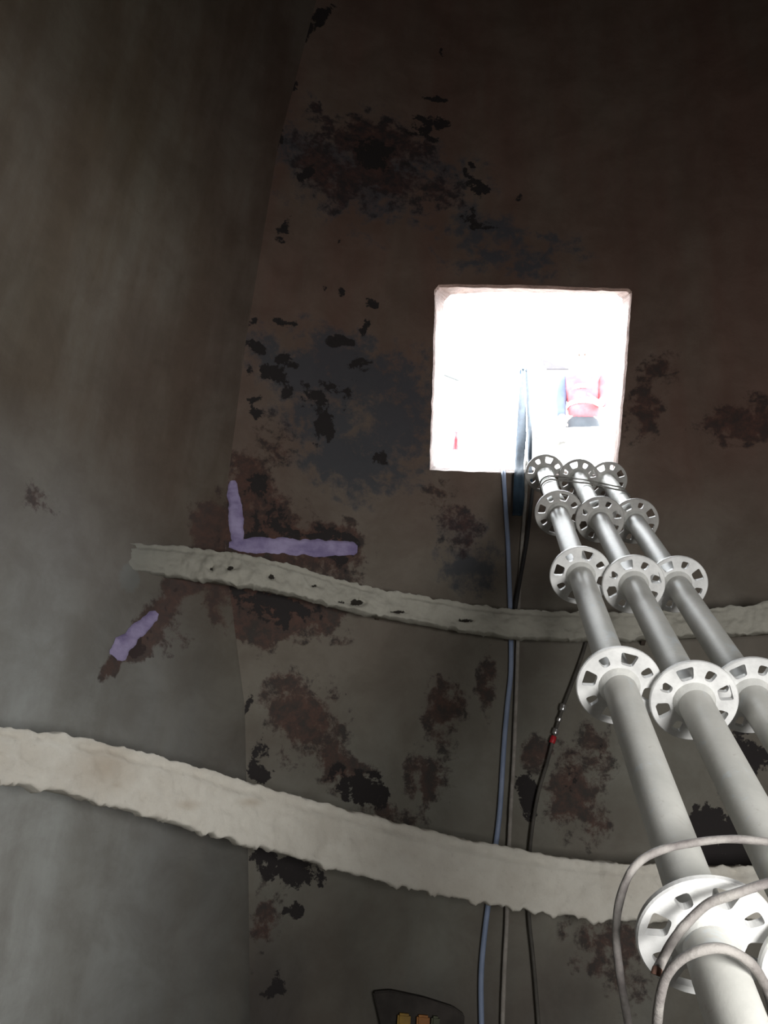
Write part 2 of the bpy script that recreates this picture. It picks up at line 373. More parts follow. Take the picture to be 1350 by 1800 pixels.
def build_front():
    st = 0.017; smax = A_END * RW
    pts = []; bound = []
    zs = np.arange(0, ZTOP + 1e-6, st * 2)
    loop_l = [(corner_s(z), z) for z in zs]; loop_r = [(smax, z) for z in zs[::-1]]
    top = [(s, ZTOP) for s in np.arange(corner_s(ZTOP) + .04, smax - .02, .05)]
    bot = [(s, 0.0) for s in np.arange(smax - .04, corner_s(0) + .02, -.05)]
    outer = loop_l + top + loop_r + bot
    n0 = len(outer); allp = list(outer); edges = [(i, (i + 1) % n0) for i in range(n0)]
    h0 = len(allp); allp += near_sz; edges += [(h0 + i, h0 + (i + 1) % len(near_sz)) for i in range(len(near_sz))]
    hs = np.array(near_sz); lo, hi = hs.min(0), hs.max(0)
    def inside(p):
        c = False; n = len(near_sz)
        for i in range(n):
            a, b = near_sz[i], near_sz[(i + 1) % n]
            if (a[1] > p[1]) != (b[1] > p[1]) and p[0] < (b[0] - a[0]) * (p[1] - a[1]) / (b[1] - a[1]) + a[0]: c = not c
        return c
    row = 0
    for z in np.arange(st, ZTOP - st / 2, st):
        row += 1; cs = corner_s(z)
        for s in np.arange(cs + st, smax - st / 2, st):
            if lo[0] - .012 < s < hi[0] + .012 and lo[1] - .012 < z < hi[1] + .012: continue
            allp.append((s + (st / 2 if row % 2 else 0), z) if s + st / 2 < smax - st / 2 else (s, z))
    V, E, Fc, *_ = geometry.delaunay_2d_cdt([Vector(p) for p in allp], edges, [], 1, 1e-6)
    V = np.array([(v.x, v.y) for v in V])
    faces = [f for f in Fc if not inside(np.mean([V[i] for i in f], axis=0))]
    co3 = []
    for s, z in V:
        bump = 0.006 * fbm(Vector((s * 1.7, z * 1.7, 4)))
        edge = min(1.0, max(0, (s - corner_s(z)) / .1))
        co3.append(front_pt(s / RW, z, bump * edge))
    me = bpy.data.meshes.new('wall_front'); me.from_pydata(co3, [], [tuple(f) for f in faces]); me.update()
    blobs = []
    for ch, px, py, hw, hh, stg, tilt in STAIN_F:
        p = on_front(px, py); s, z = front_sz(p); k = (p - EYE).length / F
        blobs.append((ch, s, z, hw * k * 1.0, hh * k * 1.05, stg, -rad(tilt + ROLL * 0.6)))
    dust = np.array([min(1, max(0, (2.55 - z) / 1.25 + 0.35 * fbm(Vector((s * 1.3, z * 1.3, 2.2))))) for s, z in V])
    set_attr(me, 'height', np.array([(min(1, max(0, (2.6 - z) / 1.2)), min(1, max(0, (1.02 - z) / .35 + .4 * fbm(Vector((s * 3, z * 3, 6.6))))) * .9, 0, 1) for s, z in V]))  # second channel: painted shade along the foot of the wall
    set_attr(me, 'stain', stain_data(V, blobs, V[:, 1], dust))
    me.polygons.foreach_set('use_smooth', [True] * len(me.polygons))
    # make faces look inward
    f = me.polygons[0]
    if f.normal.y > 0: me.flip_normals()
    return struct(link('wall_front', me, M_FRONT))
build_front()

def build_left():
    T = np.concatenate([[-1.0], np.linspace(0, 1, 110), np.linspace(1.03, 2.9, 30)]); Z = np.arange(0, ZTOP + .01, .02)
    co3 = []; P2 = []; 
    for z in Z:
        acc = 0; prev = None
        for t in T:
            p = left_pt(t, z)
            if prev is not None and t > 0: acc += (p - prev).length
            prev = p; P2.append((acc, z))
            q = p.copy(); b = 0.010 * fbm(Vector((acc * 1.5, z * 1.5, 8))) * min(1, max(0, t / .1))
            q.x -= b; q.y += b * .5; co3.append(q)
    nt = len(T); fs = []
    for i in range(len(Z) - 1):
        for j in range(nt - 1):
            a = i * nt + j; fs.append((a, a + 1, a + nt + 1, a + nt))
    me = bpy.data.meshes.new('wall_left'); me.from_pydata(co3, [], fs); me.update()
    P2 = np.array(P2); blobs = []
    def arc(t, z):
        acc = 0; prev = None
        for q in np.linspace(0, t, 30):
            p = left_pt(q, z); acc += 0 if prev is None else (p - prev).length; prev = p
        return acc
    for ch, px, py, hw, hh, stg, tilt in STAIN_L:
        p, t = on_left(px, py); k = (p - EYE).length / F
        # arc length runs to the left in the picture
        p2, t2 = on_left(px + 5, py); ds = abs(arc(t, p.z) - arc(t2, p.z)) / 5
        hwm = math.hypot(hw * math.cos(rad(tilt)) * ds, hw * math.sin(rad(tilt)) * k)
        blobs.append((ch, arc(t, p.z), p.z, hwm, hh * k, stg, math.atan2(math.sin(rad(tilt)) * k, math.cos(rad(tilt)) * ds)))
    dust = np.array([min(1, max(0, (2.25 - z) / 1.05 + 0.22 * fbm(Vector((s * 1.1, z * 0.6, 5.2))))) * min(1, max(0, (s - 0.02) / 0.6 + 0.12 * fbm(Vector((s * 2, z * .8, 1))))) for s, z in P2])  # part dust, part painted shade: darker towards the corner and the top
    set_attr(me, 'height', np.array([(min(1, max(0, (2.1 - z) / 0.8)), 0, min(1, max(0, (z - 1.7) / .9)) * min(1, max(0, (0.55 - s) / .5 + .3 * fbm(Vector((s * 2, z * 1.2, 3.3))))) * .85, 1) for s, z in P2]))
    set_attr(me, 'stain', stain_data(P2, blobs, P2[:, 1], dust))
    me.polygons.foreach_set('use_smooth', [True] * len(me.polygons))
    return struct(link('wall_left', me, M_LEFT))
build_left()

# remaining plates of the vessel, behind and beside the camera
pr = front_pt(A_END, 0)
bm = bmesh.new(); pl = [Vector((pr.x, pr.y)), Vector((2.25, 1.0)), Vector((2.3, 0.2)), Vector((2.25, -0.9))]
for a, b in zip(pl, pl[1:]):
    n = Vector((b.y - a.y, -(b.x - a.x))).normalized() * -0.04
    v = [bm.verts.new((q.x + o.x, q.y + o.y, z)) for q, o in ((a, n * 0), (b, n * 0), (b, n), (a, n)) for z in (0, ZTOP)]
    for q in ((0, 1, 3, 2), (4, 5, 7, 6), (0, 6, 7, 1), (2, 3, 5, 4), (0, 2, 4, 6), (1, 7, 5, 3)): bm.faces.new([v[i] for i in q])
bmesh.ops.recalc_face_normals(bm, faces=bm.faces)
struct(obj('wall_right', bm, M_DARK, smooth=False))
bm = bmesh.new()      # back wall
add_box(bm, (-1.40, -0.96, 0), (2.3, -0.90, ZTOP))
struct(obj('wall_back', bm, M_DARK, smooth=False))
plan = [front_pt(a, 0) for a in np.linspace(corner_s(0) / RW, A_END, 14)] + [Vector((q.x, q.y, 0)) for q in pl[1:]] + [left_pt(t, 0) for t in (2.9, 1.5, 1.0, .7, .4, .2)]
for nm, z0, z1, mt in (('floor', -0.06, 0.0, M_FLOOR), ('ceiling', ZTOP, ZTOP + .06, M_DARK)):
    bm = bmesh.new()
    mid = Vector((0.3, 0.9, 0)); grow = 1.04
    A = [bm.verts.new((mid.x + (p.x - mid.x) * grow, mid.y + (p.y - mid.y) * grow, z0)) for p in plan]
    B = [bm.verts.new((v.co.x, v.co.y, z1)) for v in A]
    bm.faces.new(A); bm.faces.new(B)
    for i in range(len(A)): bm.faces.new((A[i], A[(i + 1) % len(A)], B[(i + 1) % len(A)], B[i]))
    bmesh.ops.recalc_face_normals(bm, faces=bm.faces)
    struct(obj(nm, bm, mt, smooth=False))

# the square hatch: flame cut rim, a short neck tapering to the outer opening
bm = bmesh.new(); NECK = 0.085
L0 = []; L1 = []; L2 = []; L3 = []
cen = sum(near3, Vector()) / len(near3)
for i, (pn, pf) in enumerate(zip(near_px, far_px)):
    n = on_front(*pn); out = Vector((n.x - AX, n.y - AY, 0)).normalized(); away = (n - cen).normalized()
    L0.append(bm.verts.new(n + away * 0.004 - out * 0.006))
    L1.append(bm.verts.new(n - away * 0.004 + out * 0.004))
    f = on_front(pf[0], pf[1], -NECK)
    j = fbm(Vector((f.x * 25, f.y * 25, f.z * 25)))
    L2.append(bm.verts.new(f + away * (0.002 + .006 * j)))
    L3.append(bm.verts.new(f + out * 0.02 + away * 0.03))
L4 = [bm.verts.new(v.co + (v.co - cen).normalized() * 0.05 + Vector((0, -NECK * .9, 0))) for v in L3]
m = len(L0)
for A, B in ((L0, L1), (L1, L2), (L2, L3), (L3, L4)):
    for i in range(m): bm.faces.new((A[i], A[(i + 1) % m], B[(i + 1) % m], B[i]))
bmesh.ops.recalc_face_normals(bm, faces=bm.faces)
struct(obj('window_1', bm, M_RIM, smooth=False))

# ------------------------------------------------------------------ stiffener ledges
def ledge(name, ctrl, depth, mat, seed, pits, label, drip, fade=False):
    """ctrl: (px x, px top, px bottom, horizontal distance from the axis of view)"""
    rows = []
    for x, yt, yb, r in ctrl:
        def pt(y):
            d = ray(x, y); return EYE + d * (r / math.hypot(d.x, d.y))
        rows.append((pt(yt), pt(yb)))
    n = 16
    top = catmull([a for a, b in rows], n); bot = catmull([b for a, b in rows], n)
    # resample evenly
    def resamp(P, k):
        L = [0]
        for a, b in zip(P, P[1:]): L.append(L[-1] + (b - a).length)
        return [Vector([np.interp(u, L, [p[i] for p in P]) for i in range(3)]) for u in np.linspace(0, L[-1], k)], L[-1]
    K = 420
    top, ln = resamp(top, K); bot, _ = resamp(bot, K)
    # profile: (outward toward the room 0..1, height 0..1), closed, more points on the front face
    prof = [(0.0, 1.0), (0.5, 1.0), (0.9, 0.99)] + [(1.0, v) for v in np.linspace(0.965, 0.035, 20)] + [(0.9, 0.005), (0.6, 0.0), (0.3, 0.0), (0.0, 0.0)] + [(0, v) for v in (0.3, 0.7)]
    bm = bmesh.new(); rings = []; pit = []
    for i in range(K):
        t = top[min(i + 1, K - 1)] - top[max(i - 1, 0)]; inn = Vector((t.y, -t.x, 0)).normalized()
        if inn.dot(EYE - top[i]) < 0: inn = -inn
        H = top[i] - bot[i]; ring = []
        for o, v in prof:
            p = bot[i] + H * v + inn * (o - 1) * depth
            q = p * 1.0
            a = fbm(Vector((q.x * 9 + seed, q.y * 9, q.z * 9)), 4); b = fbm(Vector((q.x * 34, q.y * 34 + seed, q.z * 34)), 4)
            c = fbm(Vector((q.x * 110, q.y * 110 + seed, q.z * 110)), 3)
            ns = min(1, .15 + i / 70) if fade else 1
            a *= ns; b *= ns; c *= ns
            if o > 0.2:
                p += inn * (0.006 * a + 0.006 * b + 0.002 * c)
                s_ = i / K * ln
                if v < 0.1:
                    g = max(0, fbm(Vector((s_ * 13, seed, 1)), 3)) * drip + max(0, fbm(Vector((s_ * 45, seed, 3)), 3) - .05) * drip * 1.0
                    p.z += -g * ns + 0.004 * b
                if v > 0.95:
                    p.z += 0.006 * b + max(0, fbm(Vector((s_ * 9, seed, 7)), 3)) * drip * .35
                # a step under the top lip
                if 0.78 < v < 0.93: p -= inn * 0.006 * max(0, min(1, 1 + 2 * a))
            ring.append(bm.verts.new(p))
            d = CAM.transposed() @ (p - EYE); px, py = CX + F * d.x / -d.z, CY - F * d.y / -d.z
            m0 = max([0] + [1.25 - math.hypot((px - a_) / c_, (py - b_) / e_) for a_, b_, c_, e_, k_ in pits if k_ == 0]) if o > .5 else 0
            m1 = max([0] + [1.0 - math.hypot((px - a_) / c_, (py - b_) / e_) for a_, b_, c_, e_, k_ in pits if k_ == 1]) if o > .5 else 0
            if m0 > 0.3: ring[-1].co -= inn * 0.008
            pit.append((min(1, m0), m1, max(0, 1 - i / 75) if fade else 0, 1))
        rings.append(ring)
    P = len(prof)
    for A, B in zip(rings, rings[1:]):
        for k in range(P): bm.faces.new((A[k], A[(k + 1) % P], B[(k + 1) % P], B[k]))
    bm.faces.new(rings[0]); bm.faces.new(rings[-1])
    bmesh.ops.recalc_face_normals(bm, faces=bm.faces)
    bm.verts.index_update()
    root = empty(name, (0, 0, 0), label, 'ledge')
    me = bpy.data.meshes.new('ledge_bar'); bm.to_mesh(me); bm.free()
    set_attr(me, 'pit', np.array(pit)); me.polygons.foreach_set('use_smooth', [True] * len(me.polygons))
    link('ledge_bar', me, mat, root)
    # welded lugs that carry the bar off the plate
    for i in range(int(K * .42), K, int(K * .19)):
        p = (top[i] + bot[i]) / 2; o = Vector((p.x - AX, p.y - AY, 0)).normalized()
        gap = RW - math.hypot(p.x - AX, p.y - AY); h = (top[i].z - bot[i].z) * .25
        sd = Vector((o.y, -o.x, 0)); b2 = bmesh.new()
        M = Matrix(((sd.x, o.x, 0, p.x), (sd.y, o.y, 0, p.y), (0, 0, 1, p.z), (0, 0, 0, 1)))
        add_box(b2, (-.006, depth * .85, -h), (.006, gap + .006, h), M=M)
        bmesh.ops.recalc_face_normals(b2, faces=b2.faces)
        obj('support_lug', b2, M_DARK, root, smooth=False)
    return root
def lr(x, y):
    q = on_left(x, y)[0]; return math.hypot(q.x, q.y)
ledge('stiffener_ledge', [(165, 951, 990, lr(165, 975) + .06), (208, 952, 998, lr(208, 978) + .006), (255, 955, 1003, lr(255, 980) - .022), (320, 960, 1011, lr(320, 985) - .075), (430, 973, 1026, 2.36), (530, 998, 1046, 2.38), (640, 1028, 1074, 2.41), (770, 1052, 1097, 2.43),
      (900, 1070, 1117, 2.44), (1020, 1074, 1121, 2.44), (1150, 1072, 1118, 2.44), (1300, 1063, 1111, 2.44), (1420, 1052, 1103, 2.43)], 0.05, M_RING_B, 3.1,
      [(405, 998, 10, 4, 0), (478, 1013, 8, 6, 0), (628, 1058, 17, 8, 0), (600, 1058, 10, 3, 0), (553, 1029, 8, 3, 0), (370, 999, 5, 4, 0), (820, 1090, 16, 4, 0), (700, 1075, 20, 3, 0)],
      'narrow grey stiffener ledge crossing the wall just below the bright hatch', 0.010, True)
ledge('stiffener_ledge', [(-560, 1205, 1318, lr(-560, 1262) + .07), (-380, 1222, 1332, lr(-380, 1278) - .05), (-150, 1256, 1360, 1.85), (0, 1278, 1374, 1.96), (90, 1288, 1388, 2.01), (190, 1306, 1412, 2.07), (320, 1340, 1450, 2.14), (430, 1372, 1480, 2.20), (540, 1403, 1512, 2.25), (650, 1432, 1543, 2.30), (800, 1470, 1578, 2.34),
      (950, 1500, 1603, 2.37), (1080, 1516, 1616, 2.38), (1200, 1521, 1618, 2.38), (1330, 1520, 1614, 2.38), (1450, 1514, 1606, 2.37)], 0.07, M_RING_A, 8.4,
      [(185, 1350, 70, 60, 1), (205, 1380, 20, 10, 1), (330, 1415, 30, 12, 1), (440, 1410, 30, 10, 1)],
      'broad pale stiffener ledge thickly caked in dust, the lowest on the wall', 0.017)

# ------------------------------------------------------------------ purple markings
def stroke(name, pts, surf, label, seed, thick=0.0022, lift=.0055):
    """pts: (px, py, half width px)"""
    P = catmull([(x, y, w_) for x, y, w_ in pts], 14); n = len(P); bm = bmesh.new(); rows = []
    for i, p in enumerate(P):
        t = P[min(i + 1, n - 1)] - P[max(i - 1, 0)]; t = Vector((t.x, t.y)).normalized(); s = Vector((-t.y, t.x)); row = []
        w_ = p.z * min(1, 0.62 + i * 0.12, 0.62 + (n - 1 - i) * 0.12)
        for k in range(9):
            u = k / 4 - 1
            rag = 1 + 0.30 * fbm(Vector((p.x * .045, p.y * .045, seed + (3 if u > 0 else 0))), 4)
            q = Vector((p.x, p.y)) + s * u * w_ * rag
            b, out = surf(q.x, q.y)
            h = thick * (1 - u * u * u * u) * (0.8 + 0.9 * fbm(Vector((q.x * .05, q.y * .25, seed)), 3)) + 0.0005
            if k in (0, 8): h = -0.004
            row.append(bm.verts.new(b - out * (h + lift)))
        rows.append(row)
    for A, B in zip(rows, rows[1:]):
        for k in range(8): bm.faces.new((A[k], A[k + 1], B[k + 1], B[k]))
    bmesh.ops.recalc_face_normals(bm, faces=bm.faces)
    return tag(obj(name, bm, M_PURPLE), label, 'paint mark', 'purple marking strokes at the wall corner')
def s_front(x, y):
    p = on_front(x, y); return p, Vector((p.x - AX, p.y - AY, 0)).normalized()
def s_left(x, y):
    p, t = on_left(x, y); a = left_pt(t + .01, p.z) - left_pt(max(0, t - .01), p.z)
    o = Vector((-a.y, a.x, 0)).normalized()
    if o.dot(p - EYE) < 0: o = -o
    return p, o
stroke('paint_stroke', [(409, 846, 8), (411, 870, 10), (413, 895, 12), (416, 925, 12), (419, 955, 11)], s_front, 'upright lavender paint stroke running up the wall corner above the narrow ledge', 1.0)
stroke('paint_stroke', [(402, 958, 8), (440, 959, 13), (500, 961, 15), (560, 964, 14), (600, 965, 13), (628, 966, 12)], s_front, 'level lavender paint stroke reaching right along the narrow ledge', 5.0)
stroke('paint_stroke', [(272, 1078, 9), (252, 1098, 12), (232, 1117, 14), (212, 1138, 17), (196, 1156, 14)], s_left, 'slanting lavender paint stroke on the left wall below the narrow ledge', 9.0, lift=.013)

# ------------------------------------------------------------------ scaffold standards
VP = (846.0, 512.0); D_DIR = ray(*VP).normalized(); DZ = 0.5 / ray(*VP).length    # depth gained per 0.5 m of tube
def rounded_hole(ang, r0, r1, w0, w1, cr=0.0028):
    q = [Vector((r0, -w0)), Vector((r1, -w1)), Vector((r1, w1)), Vector((r0, w0))]; out = []
    for i in range(4):
        p, a, b = q[i], q[i - 1], q[(i + 1) % 4]
        A = p + (a - p).normalized() * cr; B = p + (b - p).normalized() * cr
        for k in range(4):
            t = k / 3; out.append(A * (1 - t)**2 + p * 2 * t * (1 - t) + B * t * t)
    c, s = math.cos(ang), math.sin(ang)
    return [Vector((v.x * c - v.y * s, v.x * s + v.y * c)) for v in out]
def rosette_mesh():
    SEG = 64; T = 0.0045
    circ = lambda r: [Vector((r * math.cos(2 * math.pi * k / SEG), r * math.sin(2 * math.pi * k / SEG))) for k in range(SEG)]
    holes = [rounded_hole(math.pi / 2 * k, .0345, .0535, .0085, .0130, .004) for k in range(4)] + [rounded_hole(math.pi / 2 * k + math.pi / 4, .0360, .0520, .0058, .0080, .005) for k in range(4)]
    loops = [circ(.0605), circ(.0235)] + holes
    pts = [p for L in loops for p in L]; edges = []; o = 0
    for L in loops:
        edges += [(o + i, o + (i + 1) % len(L)) for i in range(len(L))]; o += len(L)
    V, E, Fc, *_ = geometry.delaunay_2d_cdt(pts, edges, [], 1, 1e-7)
    def pin(L, p):
        c = False
        for i in range(len(L)):
            a, b = L[i], L[(i + 1) % len(L)]
            if (a.y > p.y) != (b.y > p.y) and p.x < (b.x - a.x) * (p.y - a.y) / (b.y - a.y) + a.x: c = not c
        return c
    F2 = []
    for f in Fc:
        c = sum((V[i] for i in f), Vector((0, 0))) / len(f)
        if pin(loops[0], c) and not any(pin(L, c) for L in loops[1:]): F2.append(f)
    bm = bmesh.new()
    top = [bm.verts.new((v.x, v.y, T)) for v in V]; bot = [bm.verts.new((v.x, v.y, -T)) for v in V]
    for f in F2:
        bm.faces.new([top[i] for i in f]); bm.faces.new([bot[i] for i in f[::-1]])
    o = 0
    for li, L in enumerate(loops):
        idx = list(range(o, o + len(L))); o += len(L)
        if li == 0:
            r1 = [bm.verts.new((v.x * 1.025, v.y * 1.025, T * .55)) for v in L]; r2 = [bm.verts.new((v.x * 1.025, v.y * 1.025, -T * .55)) for v in L]
            st = [[top[i] for i in idx], r1, r2, [bot[i] for i in idx]]
        else: st = [[top[i] for i in idx], [bot[i] for i in idx]]
        for A, B in zip(st, st[1:]):
            for k in range(len(A)): bm.faces.new((A[k], A[(k + 1) % len(A)], B[(k + 1) % len(A)], B[k]))
    bmesh.ops.recalc_face_normals(bm, faces=bm.faces)
    me = bpy.data.meshes.new('rosette'); bm.to_mesh(me); bm.free(); return me
ROS = rosette_mesh(); ROS.materials.append(M_ROS)
ROS_SHADE = ROS.copy(); ROS_SHADE.materials.clear(); ROS_SHADE.materials.append(M_ROS_SHADE)
bm = bmesh.new(); add_lathe(bm, [(.0240, -.016), (.0268, -.011), (.0300, -.0055), (.0315, 0), (.0300, .0055), (.0268, .011), (.0240, .016)], 32)
bmesh.ops.recalc_face_normals(bm, faces=bm.faces)
WELD = bpy.data.meshes.new('weld_collar'); bm.to_mesh(WELD); bm.free()
WELD.polygons.foreach_set('use_smooth', [True] * len(WELD.polygons))

TUBES = []
def standard(px3, zn, phase_img, label):
    p3 = at(px3[0], px3[1], zn * DZ)                     # the rosette numbered 3
    d = D_DIR; lx = CAM @ Vector((1, 0, 0)); lx = (lx - d * lx.dot(d)).normalized(); ly = d.cross(lx)
    back = (p3.z - 0.022 * math.sqrt(1 - d.z**2)) / d.z          # from p3 down to the floor
    base = p3 - d * back
    root = empty('scaffold_tube', base, label, 'scaffold tube', 'scaffold tubes passed through the hatch')
    root.rotation_euler = Matrix((lx, ly, d)).transposed().to_euler()
    fwd = 4.35 * 0.5; R = 0.0242; bm = bmesh.new(); total = back + fwd
    add_lathe(bm, [(R - .0035, 0), (R, 0)] + [(R, total * k / 40) for k in range(1, 41)] + [(R - .0035, total), (R - .0035, total - .03), (R - .0035, 0.0)], 40)
    bmesh.ops.recalc_face_normals(bm, faces=bm.faces)
    obj('pipe', bm, M_TUBE, root)
    for n in range(-1, 7):
        s = back + (3 - n) * 0.5
        if s < 0.12: continue
        r = link('rosette', ROS_SHADE if n in (0, 1) else ROS, None, root); r.location = (0, 0, s); r.rotation_euler = (0, 0, -rad(phase_img))
        link('weld_collar', WELD, M_WELD, r)
    # spigot sleeve just past the second rosette
    s0 = back + (3 - 0.92) * 0.5; bm = bmesh.new()
    add_lathe(bm, [(R - .001, s0), (.0270, s0 + .003), (.0272, s0 + .075), (.0262, s0 + .088), (R - .001, s0 + .094)], 36)
    bmesh.ops.recalc_face_normals(bm, faces=bm.faces)
    obj('joint_sleeve', bm, M_TUBE, root)
    TUBES.append((p3, d))
    return root
standard((1088, 1205), 2.575, 77, 'leftmost of the three white scaffold tubes')
standard((1219, 1231), 2.525, 20, 'middle one of the three white scaffold tubes')
standard((1320, 1222), 2.640, 30, 'rightmost of the three white scaffold tubes, farthest from the ropes')

# tie wire wound round the three tubes just inside the hatch
def tube_at(i, n):
    p, d = TUBES[i]; return p + d * (3 - n) * 0.5
d = D_DIR; lx = CAM @ Vector((1, 0, 0)); lx = (lx - d * lx.dot(d)).normalized(); ly = d.cross(lx)
bm = bmesh.new()
for n0, rr in ((0.30, .0273), (0.40, .0278)):
    O = tube_at(1, n0); cs = []
    for i in range(3):
        v = tube_at(i, n0) - O; v -= d * v.dot(d); cs.append(Vector((v.dot(lx), v.dot(ly))))
    pts = [c + Vector((math.cos(a), math.sin(a))) * rr for c in cs for a in np.linspace(0, 2 * math.pi, 40, endpoint=False)]
    hull = [pts[i] for i in geometry.convex_hull_2d(pts)]
    L = [0.0]; H = hull + [hull[0]]
    for a, b in zip(H, H[1:]): L.append(L[-1] + (b - a).length)
    path = []
    for u in np.linspace(0, L[-1], 90, endpoint=False):
        x = np.interp(u, L, [h.x for h in H]); y = np.interp(u, L, [h.y for h in H])
        path.append(O + lx * float(x) + ly * float(y) + d * (0.004 * math.sin(u * 18)))
    add_tube(bm, path, 0.0024, 8, closed=True)
bmesh.ops.recalc_face_normals(bm, faces=bm.faces)
tag(obj('tie_wire', bm, M_WIRE), 'thin dark tie wire looped twice round the three tubes at the hatch', 'wire')

# ------------------------------------------------------------------ grimy cables round the near tubes
def px_path(pts, n=12): return catmull([at(*p) for p in pts], n)
bm = bmesh.new()
add_tube(bm, px_path([(1112, 1900, .80), (1104, 1800, .80), (1090, 1715, .80), (1083, 1640, .80), (1090, 1580, .80), (1112, 1528, .80), (1150, 1499, .805), (1210, 1483, .81), (1280, 1475, .81), (1350, 1480, .81), (1425, 1490, .80),
                     (1470, 1505, .77), (1475, 1528, .74), (1430, 1532, .725), (1350, 1552, .715), (1290, 1572, .715), (1246, 1588, .72), (1210, 1620, .72), (1182, 1655, .715), (1164, 1688, .71), (1156, 1704, .70)]), 0.0040, 12, lump=0.10, seed=2)
root = tag(obj('grimy_cable', bm, M_CABLE), 'thick grimy cable arching loosely over the tubes, its rusty end on a rosette', 'cable')
bm = bmesh.new(); add_tube(bm, px_path([(1156, 1703, .70), (1154, 1709, .698), (1153, 1714, .697)], 5), 0.0043, 12)
obj('cable_end', bm, M_RUSTEND, root)
bm = bmesh.new()
add_tube(bm, px_path([(1150, 1900, .72), (1155, 1800, .70), (1160, 1755, .69), (1172, 1715, .685), (1196, 1688, .68), (1230, 1671, .675), (1268, 1667, .673), (1302, 1680, .675), (1328, 1703, .685), (1346, 1735, .70), (1358, 1780, .73), (1352, 1850, .76)]), 0.0042, 12, lump=0.12, seed=6)
tag(obj('grimy_cable', bm, M_CABLE), 'thick grimy cable bent over the left tube at the lower right', 'cable')

# ------------------------------------------------------------------ ropes and cables hanging from the hatch
def hang(name, pts, r, mat, label, cat='cable', flat=None, lump=0.0, root=None):
    P = []
    for x, y, off in pts: P.append(on_front(x, y, off))
    bm = bmesh.new(); add_tube(bm, catmull(P, 10), r, 10, lump=lump)
    o = obj(name, bm, mat, root)
    if root is None: tag(o, label, cat)
    return o
hang('blue_cable', [(884, 806, -.12), (884, 822, -.06), (885, 833, .006), (888, 880, .012), (893, 960, .012), (896, 1040, .014), (898, 1110, .012), (898, 1180, .012), (892, 1240, .013), (886, 1310, .013), (879, 1420, .013), (871, 1490, .013),
                   (861, 1570, .013), (852, 1640, .013), (846, 1710, .013), (846, 1780, .013), (849, 1880, .013), (852, 2000, .013), (850, 2160, .013), (848, 2700, .012)], 0.0075, M_BLUE, 'blue cable hanging from the hatch down the dark wall', 'cable')
hang('grey_rope', [(925, 812, -.10), (925, 824, -.05), (925, 836, .010), (922, 900, .012), (916, 980, .012), (912, 1060, .014), (910, 1140, .018), (907, 1240, .02), (903, 1340, .02), (897, 1440, .02), (893, 1540, .02), (891, 1620, .02), (886, 1720, .02), (883, 1820, .02), (880, 2000, .02), (876, 2700, .02)], 0.0060, M_GREYROPE, 'thin grey rope hanging straight down beside the blue cable', 'rope', lump=.1)
hang('shadow_strand', [(936, 858, .030), (934, 880, .030), (926, 950, .030), (914, 1020, .030), (905, 1075, .030), (902, 1105, .03)], 0.0062, M_BLACK, 'black strand drawn for the dark shadow lines behind the blue strap and grey rope', 'shadow line')  # strand placed where only dark shadow lines run down the wall
k = hang('black_cable', [(1036, 1108, .012), (1024, 1150, .016), (1006, 1200, .02), (990, 1242, .022), (975, 1290, .022), (962, 1340, .022), (945, 1400, .022), (934, 1470, .022), (929, 1540, .022), (930, 1610, .022), (937, 1680, .022), (943, 1750, .022), (948, 1830, .022), (952, 2000, .022), (952, 2700, .02)], 0.0050, M_DULL, 'black cable with silver and red clips looping down behind the left tube', 'cable')
for nm, pts, mt in (('clip', [(991, 1238), (988, 1250)], M_STEEL), ('clip', [(978, 1281), (975, 1291)], M_STEEL), ('tape_band', [(974, 1294), (970, 1306)], M_REDTAPE), ('clip', [(984, 1262), (982, 1268)], M_STEEL)):
    bm = bmesh.new(); P = catmull([on_front(x, y, .022) for x, y in pts], 6)
    add_tube(bm, P, 0.0090, 8, lump=.25); o = obj(nm, bm, mt, k); o['label'] = 'bright red tape band' if nm == 'tape_band' else 'shiny metal clip'

# navy webbing strap, two legs drawn in over the sill
def ribbon(bm, left, right, thick=0.005):
    n = 12
    A = catmull(left, n); B = catmull(right, n); rows = []
    for i, (a, b) in enumerate(zip(A, B)):
        t = A[min(i + 1, len(A) - 1)] - A[max(i - 1, 0)]; nn = t.cross(b - a).normalized()
        row = []
        for sg in (1, -1):
            for k in range(5):
                u = k / 4 if sg > 0 else 1 - k / 4
                row.append(bm.verts.new(a + (b - a) * u + nn * sg * thick * .5 + nn * 0.004 * math.sin(u * 9 + i * .15)))
        rows.append(row)
    m = len(rows[0])
    for P, Q in zip(rows, rows[1:]):
        for k in range(m): bm.faces.new((P[k], P[(k + 1) % m], Q[(k + 1) % m], Q[k]))
    bm.faces.new(rows[0]); bm.faces.new(rows[-1][::-1]); bmesh.ops.recalc_face_normals(bm, faces=bm.faces)
def fz(px, py, off):                    # depth of the plate along a picture ray
    p = on_front(px, py, off); return p
root = empty('webbing_strap', at(920, 830, 2.8), 'dark navy webbing strap hanging over the hatch sill in two legs', 'strap')
def leg(L, Rr, name='strap_leg'):
    bm = bmesh.new(); ribbon(bm, L, Rr); bmesh.ops.translate(bm, verts=bm.verts, vec=-root.location); obj(name, bm, M_STRAP, root)
leg([at(917, 640, 4.2), at(912, 700, 3.5), at(908, 760, 3.1), on_front(905, 815, -.05), on_front(904, 834, .030), on_front(902, 870, .036), on_front(901, 906, .036)],
    [at(923, 640, 4.2), at(924, 700, 3.5), at(925, 760, 3.1), on_front(921, 815, -.05), on_front(921, 834, .030), on_front(922, 870, .036), on_front(918, 906, .036)])
